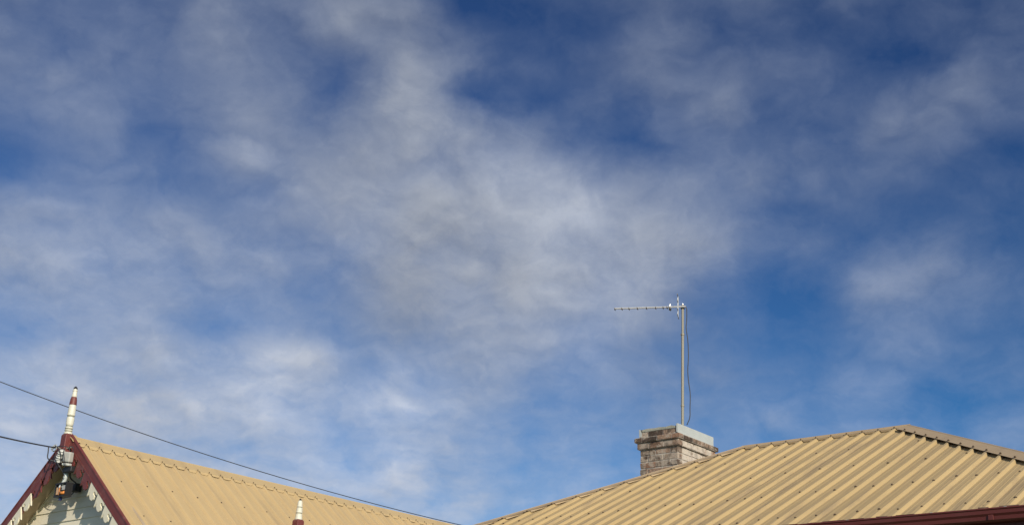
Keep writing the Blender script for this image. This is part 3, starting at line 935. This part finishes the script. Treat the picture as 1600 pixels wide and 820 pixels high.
# barge boards with a raised moulding along their lower edge, at the gable's face
def barge(sx, name="bargeboard", x_end=RUNL, dz=0.0, yf=-0.03, parent=cot, depth=0.160, zt=0.055):
    e = empty_part = None
    a, b_ = 0.0, x_end
    mb = MB()
    top = lambda x: ZL + zt - mL * x + dz
    poly = [(sx * a, yf, top(a)), (sx * b_, yf, top(b_)), (sx * b_, yf, top(b_) - depth), (sx * a, yf, top(a) - depth)]
    if sx < 0: poly = poly[::-1]
    mb.extrude(poly, (0, 0.035, 0))
    o = mb.build(name, M_MAROON, parent, bevel=0.003)
    for off, hh, pr in ((depth - 0.030, 0.034, 0.007), (0.0, 0.028, 0.007)):
        mm = MB()
        poly = [(sx * a, yf - pr, top(a) - off), (sx * b_, yf - pr, top(b_) - off), (sx * b_, yf - pr, top(b_) - off - hh), (sx * a, yf - pr, top(a) - off - hh)]
        if sx < 0: poly = poly[::-1]
        mm.extrude(poly, (0, pr - 0.001, 0))
        mm.build("moulding", M_MAROON, o, bevel=0.005)
    return o
barge(1)
barge(-1)

# pierced fretwork hanging under the barge boards, piece by piece
FR = [(0.0, 0.012), (-0.018, -0.05), (-0.042, -0.115), (-0.066, -0.190), (-0.044, -0.176), (-0.026, -0.150), (-0.012, -0.142), (-0.008, -0.175),
      (0.006, -0.214), (0.034, -0.246), (0.070, -0.258), (0.100, -0.242), (0.112, -0.210), (0.098, -0.186), (0.080, -0.178), (0.086, -0.152),
      (0.108, -0.146), (0.130, -0.160), (0.142, -0.186), (0.160, -0.190), (0.172, -0.168), (0.180, -0.142)]
def fret(sx, xa, mat, yf=-0.034):
    zb = ZL + 0.018 - mL * xa - 0.110
    sc_ = random.uniform(0.96, 1.04)
    pts = [(sx * (xa + px), yf, zb + pz * (sc_ if pz < 0 else 1)) for px, pz in FR]
    if sx < 0: pts = pts[::-1]
    MB().extrude(pts, (0, 0.02, 0)).build("fretwork_piece", mat, cot)
for i in range(12):
    xa = 0.14 + i * 0.205
    mat = M_MAROON if xa < 0.72 else M_CREAM
    for sx in (1, -1):
        fret(sx, xa, mat)
for sx in (1, -1):                     # backing rail from which the pieces hang
    a, b_ = 0.0, RUNL
    zz = lambda x: ZL + 0.018 - mL * x - 0.120
    poly = [(sx * a, 0.009, zz(a)), (sx * b_, 0.009, zz(b_)), (sx * b_, 0.009, zz(b_) - 0.05), (sx * a, 0.009, zz(a) - 0.05)]
    if sx < 0: poly = poly[::-1]
    MB().extrude(poly, (0, 0.03, 0)).build("fretwork_rail", M_MAROON, cot)

# soffit boards between the barge and the wall
YW = 0.27
for sx in (1, -1):
    a, b_ = 0.0, RUNL - 0.02
    zz = lambda x: ZL - 0.045 - mL * x
    poly = [(sx * a, 0.008, zz(a)), (sx * b_, 0.008, zz(b_)), (sx * b_, 0.008, zz(b_) - 0.015), (sx * a, 0.008, zz(a) - 0.015)]
    if sx < 0: poly = poly[::-1]
    MB().extrude(poly, (0, YW + 0.05, 0)).build("soffit", M_SOFFIT, cot)
    # quad bead in the corner of wall and soffit
    zz2 = lambda x: ZL - 0.06 - mL * x
    poly = [(sx * a, YW - 0.022, zz2(a)), (sx * b_, YW - 0.022, zz2(b_)), (sx * b_, YW - 0.022, zz2(b_) - 0.045), (sx * a, YW - 0.022, zz2(a) - 0.045)]
    if sx < 0: poly = poly[::-1]
    MB().extrude(poly, (0, 0.018, 0)).build("bead", M_CREAM, cot)

# weatherboards of the gable, each a wedge lapping the one below
gw = empty("gable_wall", (0, 0, 0), 0, cot)
BH = 0.150
zbot = ZL - mL * 2.3
z = ZL - 0.06
z = zbot
while z < ZL - 0.12:
    z0, z1 = z, z + BH
    wa = (ZL - 0.06 - z0) / mL
    wb = max((ZL - 0.06 - z1) / mL, 0.02)
    j = random.uniform(-0.0015, 0.0015)
    vs = [(-wa, YW - 0.016 + j, z0), (wa, YW - 0.016 + j, z0), (wb, YW - 0.002, z1), (-wb, YW - 0.002, z1),
          (-wa, YW + 0.02, z0), (wa, YW + 0.02, z0), (wb, YW + 0.02, z1), (-wb, YW + 0.02, z1)]
    MB().add(vs, [(0, 1, 2, 3), (5, 4, 7, 6), (4, 5, 1, 0), (3, 2, 6, 7), (1, 5, 6, 2), (4, 0, 3, 7)]).build("weatherboard", M_BOARD, gw)
    z += BH
HW = 2.3
MB().box((0, (YW + LEN) / 2 + 0.01, zbot / 2 - 0.0), (2 * HW, LEN - YW - 0.3, zbot - 0.01)).build("wall", M_BOARD, cot)
# gable infill behind the boards
MB().extrude([(-HW, YW + 0.022, zbot), (HW, YW + 0.022, zbot), (0, YW + 0.022, ZL - 0.08)], (0, 0.08, 0)).build("gable_frame", M_SOFFIT, cot)
MB().extrude([(-HW, LEN - 0.3, zbot), (HW, LEN - 0.3, zbot), (0, LEN - 0.3, ZL - 0.08)], (0, 0.08, 0)).build("gable_frame", M_BOARD, cot)
for sx in (1, -1):
    MB().tube([(sx * (RUNL + 0.03), 0.0, ZL - mL * RUNL - 0.03), (sx * (RUNL + 0.03), LEN, ZL - mL * RUNL - 0.03)], 0.06, 8).build("gutter", M_MAROON_G, cot)

# finial of the main gable
def finial(parent, x, y, z, stages, post, n=22):
    """square maroon post with softened shoulders, then turned stages (profile, material)"""
    f = empty("finial", (x, y, z), 0, parent)
    w, hh = post
    mb = MB()
    prof = [(w * 0.62, -hh), (w * 0.50, -hh * 0.45), (w * 0.5, -0.030), (w * 0.46, -0.012), (w * 0.36, 0.0)]
    vs, fs = [], []
    for r, zz in prof:
        for a, b_ in ((-1, -1), (1, -1), (1, 1), (-1, 1)):
            vs.append((a * r, b_ * r, zz))
    m_ = len(prof)
    for i in range(m_ - 1):
        for k in range(4):
            fs.append((i * 4 + k, i * 4 + (k + 1) % 4, (i + 1) * 4 + (k + 1) % 4, (i + 1) * 4 + k))
    fs += [(3, 2, 1, 0), tuple(range((m_ - 1) * 4, m_ * 4))]
    mb.add(vs, fs).build("post", M_MAROON, f, bevel=0.008)
    for prof, mat in stages:
        MB().lathe(prof, n=n).build("turned_stage", mat, f, smooth=False)
    return f
S_, SW_ = 0.00250, 0.00262
def st_(lst):
    return [(r * SW_ * 0.5, zz * S_) for r, zz in lst]
finial(cot, 0.0, -0.05, ZL + 0.022, [
    (st_([(43, -2), (44, 4), (42, 8), (33, 11), (33, 14), (40, 17), (41, 20), (34, 23), (34, 27), (41, 31), (41, 35), (33, 39), (32, 44),
          (37, 50), (39, 58), (40, 70), (40, 80), (39, 90), (33, 93), (33, 98), (40, 101), (41, 106), (38, 110), (38, 125), (36, 159)]), M_WHITE),
    (st_([(34.5, 11), (34.5, 15)]), M_GROOVE), (st_([(35.5, 22.5), (35.5, 27.5)]), M_GROOVE), (st_([(34.5, 38), (34, 44)]), M_GROOVE), (st_([(34.5, 92.5), (34.5, 98.5)]), M_GROOVE),
    (st_([(34, 159), (38, 161), (37, 172), (34, 190), (29, 202), (26, 204)]), M_MAROON),
    (st_([(23, 203), (27, 206), (28, 212), (25, 216), (24, 222), (22, 236), (26, 238), (26, 241), (20, 244), (20, 249)]), M_WHITE),
    (st_([(18, 248), (22, 250), (20, 256), (12, 262), (2, 266)]), M_BLACK),
], (0.122, 0.40))
# small rolled flashing end of the ridge, over the barge boards
MB().extrude([(-0.02, -0.045, ZL + 0.03), (0.13, -0.05, ZL - 0.065), (0.16, -0.05, ZL - 0.10), (0.02, -0.045, ZL + 0.01)], (0, 0.12, 0.004)).build("flashing_end", M_ROOF_L, croof)

# side gable with the second finial, rising in front of the long slope
SGX, SGY, SGZ = FIN2
sg = empty("side_gable", (0, 0, 0), 0, cot)
sg['label'] = "small side gable with second finial"
rt = 1.1
apz = SGZ - 0.20
x_in = (ZL - apz) / mL - 0.05
for s_ in (-1, 1):
    MB().extrude([(SGX - 0.05, SGY, apz), (x_in, SGY, apz), (x_in + rt * 0.45 / mL * 1.0, SGY + s_ * rt, apz - rt * 0.45), (SGX - 0.05, SGY + s_ * rt, apz - rt * 0.45)], (0, 0, -0.03)).build("roof_slope", M_ROOF_L, sg)
    MB().extrude([(SGX - 0.04, SGY, apz + 0.02), (SGX - 0.04, SGY + s_ * rt, apz + 0.02 - rt * 0.45), (SGX - 0.04, SGY + s_ * rt, apz - 0.16 - rt * 0.45), (SGX - 0.04, SGY, apz - 0.16)], (0.035, 0, 0)).build("bargeboard", M_MAROON, sg)
MB().extrude([(SGX - 0.12, SGY - rt + 0.1, apz - rt * 0.45), (SGX - 0.12, SGY + rt - 0.1, apz - rt * 0.45), (SGX - 0.12, SGY, apz - 0.03)], (-0.04, 0, 0)).build("gable_panel", M_BOARD, sg)
for s_ in (-1, 1):
    MB().box((SGX - 0.15, SGY + s_ * (rt - 0.15), (apz - rt * 0.45) / 2), (0.11, 0.11, apz - rt * 0.45)).build("porch_post", M_CREAM, sg)
S_, SW_ = FIN2_S, 0.00235
finial(sg, SGX, SGY, SGZ, [
    (st_([(42, -2), (44, 2), (43, 8), (41, 12), (40, 28), (41, 31), (38, 33)]), M_WHITE),
    (st_([(33, 32.5), (33, 38.5)]), M_GROOVE),
    (st_([(38, 38), (40, 41), (37, 46), (36, 60), (37, 66), (34, 69)]), M_WHITE),
    (st_([(29, 68.5), (29, 74)]), M_GROOVE),
    (st_([(33, 73.5), (34, 77), (31, 82), (29, 98), (26, 106), (18, 112)]), M_WHITE),
    (st_([(16, 112), (18, 114), (12, 119), (2, 124)]), M_BLACK),
], (0.118, 0.24))

# ------------------------------------------------------------------ electrical fittings under the gable's peak
def fit(name, label, cat, x, y, z):
    e = empty(name, loc_l(x, y, z), -AZ_L)
    return tag(e, label, cat)
# service bracket with porcelain insulators: where the overhead line lands
br = fit("service_bracket", "metal bracket with white porcelain insulators and loose wires under the cottage's peak", "bracket", -0.02, -0.12, ZL - 0.270)
MB().tube([(0.14, 0.09, 0.10), (0.02, 0.02, 0.07), (-0.10, -0.02, 0.12)], 0.012, 8).build("arm", M_MAST, br)
for j in range(3):
    t_ = j * 0.052
    c0 = Vector((0.115 - 0.025 * j, -0.03, 0.02 - t_))
    e_ = MB()
    prof = [(0.018, -0.028), (0.046, -0.026), (0.056, -0.016), (0.050, -0.006), (0.024, 0.0), (0.040, 0.006), (0.044, 0.014), (0.016, 0.024)]
    o = e_.lathe(prof, n=16).build("insulator", M_PORC, br, smooth=True)
    o.location = c0; o.rotation_euler = (0.35, 0.55, 0)
ring_ = [Vector((-0.13 + 0.050 * math.cos(a), -0.02 + 0.02 * math.sin(a), 0.115 + 0.035 * math.sin(a))) for a in [2 * math.pi * i / 16 for i in range(17)]]
MB().tube(ring_, 0.006, 6, cap=False).build("shackle", M_GALV, br)
ring_ = [Vector((-0.10 + 0.045 * math.cos(a), -0.03 - 0.02 * math.sin(a), 0.085 + 0.030 * math.sin(a + 0.6))) for a in [2 * math.pi * i / 16 for i in range(17)]]
MB().tube(ring_, 0.008, 6, cap=False).build("shackle", M_PORC, br)
for pts in ([(-0.13, -0.02, 0.10), (-0.02, -0.07, 0.085), (0.10, -0.06, 0.09), (0.22, -0.02, 0.07), (0.27, 0.0, 0.02)],
            [(-0.12, -0.02, 0.12), (0.0, -0.06, 0.10), (0.12, -0.08, 0.04), (0.16, -0.06, -0.04), (0.08, 0.0, -0.14)],
            [(0.05, -0.05, -0.02), (0.02, -0.06, -0.08), (0.03, 0.0, -0.16), (0.10, 0.1, -0.24)],
            [(0.18, -0.04, -0.10), (0.13, -0.05, -0.15), (0.06, -0.02, -0.17)],
            [(-0.02, -0.02, 0.06), (0.03, -0.07, -0.05), (0.10, -0.08, -0.12), (0.17, -0.05, -0.20), (0.15, 0.05, -0.30)],
            [(0.20, -0.05, 0.05), (0.24, -0.07, -0.02), (0.26, -0.05, -0.12), (0.22, 0.0, -0.20)]):
    MB().tube(spline(pts, 6), 0.0055, 6).build("wire", M_CABLE, br, smooth=True)

fb = fit("fuse_box", "tilted pale grey service fuse box under the peak beside the insulators", "fuse box", 0.19, -0.10, ZL - 0.325)
o = MB().box((0, 0, 0), (0.118, 0.085, 0.135)).build("casing", M_GREYBOX, fb, bevel=0.014); o.rotation_euler = (0.15, 0.12, 0.35)
o = MB().box((0, -0.004, -0.098), (0.115, 0.075, 0.035)).build("socket", M_PORC, fb, bevel=0.012); o.rotation_euler = (0.15, 0.12, 0.35)
o = MB().box((-0.03, 0.06, -0.155), (0.20, 0.07, 0.075)).build("shadow_block", M_BLACK, fb, bevel=0.01)  # black block standing in for the mass of shadow below the fuse box
MB().tube(spline([(0.0, 0.0, 0.08), (0.03, -0.02, 0.13), (0.08, 0.0, 0.12), (0.07, 0.02, 0.06)], 6), 0.006, 6).build("wire", M_CABLE, fb)

wl_ = fit("hanging_light_fitting", "small dark lantern box with orange and cream faces on curved white pipe", "light fitting", 0.03, 0.0, ZL - 0.725)
MB().tube(spline([(0.01, 0.10, 0.34), (-0.03, 0.02, 0.27), (0.045, -0.02, 0.19), (0.02, -0.02, 0.10), (-0.02, -0.03, 0.05)], 8),
          [0.030] * 20 + [0.026] * 8 + [0.021] * 5, 12).build("pipe", M_CONDUIT, wl_, smooth=True)
MB().lathe([(0.005, -0.032), (0.024, -0.022), (0.032, 0.0), (0.024, 0.022), (0.005, 0.032)], (-0.02, -0.03, 0.03), 14).build("ball_joint", M_CONDUIT, wl_, smooth=True)
fr = MB()
for xx in (-0.12, 0.0, 0.13):
    fr.box((xx, 0, -0.01), (0.018, 0.10, 0.155))
fr.box((0.005, 0, 0.075), (0.27, 0.11, 0.018)); fr.box((0.005, 0, -0.095), (0.27, 0.11, 0.018))
fr.box((0.005, 0.035, -0.01), (0.25, 0.02, 0.15))
fr.build("frame", M_BLACK, wl_)
MB().box((-0.068, -0.012, -0.02), (0.080, 0.06, 0.10)).build("panel", M_PEACH, wl_, bevel=0.006)
MB().box((-0.013, -0.03, -0.02), (0.028, 0.05, 0.12)).build("panel", M_ORANGE, wl_, bevel=0.004)
MB().box((0.065, -0.01, 0.015), (0.090, 0.06, 0.065)).build("panel", M_GREYBOX, wl_, bevel=0.006)
MB().tube([(0.02, -0.05, -0.05), (0.07, -0.05, -0.062), (0.12, -0.045, -0.055)], 0.020, 10).build("lamp", M_ORANGE, wl_, smooth=True)
MB().box((-0.005, -0.02, -0.125), (0.030, 0.03, 0.045)).build("knob", paint("blue_plastic", (0.03, 0.04, 0.16), 0.5), wl_)

jb = fit("junction_box", "small black box fixed to the weatherboards beside the lantern", "junction box", 0.01, 0.20, ZL - 0.665)
MB().box((0, 0.0, 0), (0.12, 0.075, 0.11)).build("casing", M_BLACK, jb, bevel=0.006)
MB().box((0, -0.048, 0), (0.115, 0.012, 0.10)).build("lid", M_BLACK, jb, bevel=0.004)
MB().tube(spline([(-0.02, 0.0, 0.06), (-0.16, -0.03, 0.16), (-0.17, -0.02, 0.30), (-0.15, 0.0, 0.42)], 6), 0.010, 6).build("conduit", M_BLACK, jb)
MB().tube(spline([(-0.05, 0.0, -0.05), (-0.12, -0.02, -0.10), (-0.22, -0.02, 0.0), (-0.24, 0.0, 0.12)], 6), 0.007, 6).build("conduit", M_CABLE, jb)

# ------------------------------------------------------------------ overhead cables
def overhead(name, A, B, sag, r, label, t0=0.0, t1=1.0, n=40):
    A, B = Vector(A), Vector(B)
    pts = []
    for i in range(n + 1):
        t = t0 + (t1 - t0) * i / n
        p = A.lerp(B, t); p.z -= sag * 4 * t * (1 - t)
        pts.append(p)
    o = MB().tube([p - pts[0] for p in pts], r, 6).build(name, M_CABLE, smooth=True)
    o.location = pts[0]
    return tag(o, label, "cable", "overhead cables")
overhead("overhead_cable", CAB_A, CAB_B, 0.20, 0.0092, "long thin overhead cable crossing the sky behind the tall finial", -0.35, 1.25)
C_END = loc_l(-0.13, -0.13, ZL - 0.165)
lc = overhead("overhead_cable", C_END, CAB_C, 0.012, 0.0095, "short overhead cable reaching the cottage's gable from the left edge", 0.0, 1.0)
# the drip loop of the service cable, clipped to the bracket
dl = loc_l(-0.13, -0.13, ZL - 0.165)
MB().tube(spline([C_END - C_END + Vector((-0.10, 0.03, 0.012)), Vector((-0.095, 0.03, -0.05)), Vector((-0.09, 0.03, -0.13)), Vector((-0.06, 0.04, -0.16)), Vector((0.0, 0.06, -0.17))], 6), 0.009, 6).build("drip_loop", M_CABLE, lc, smooth=True)
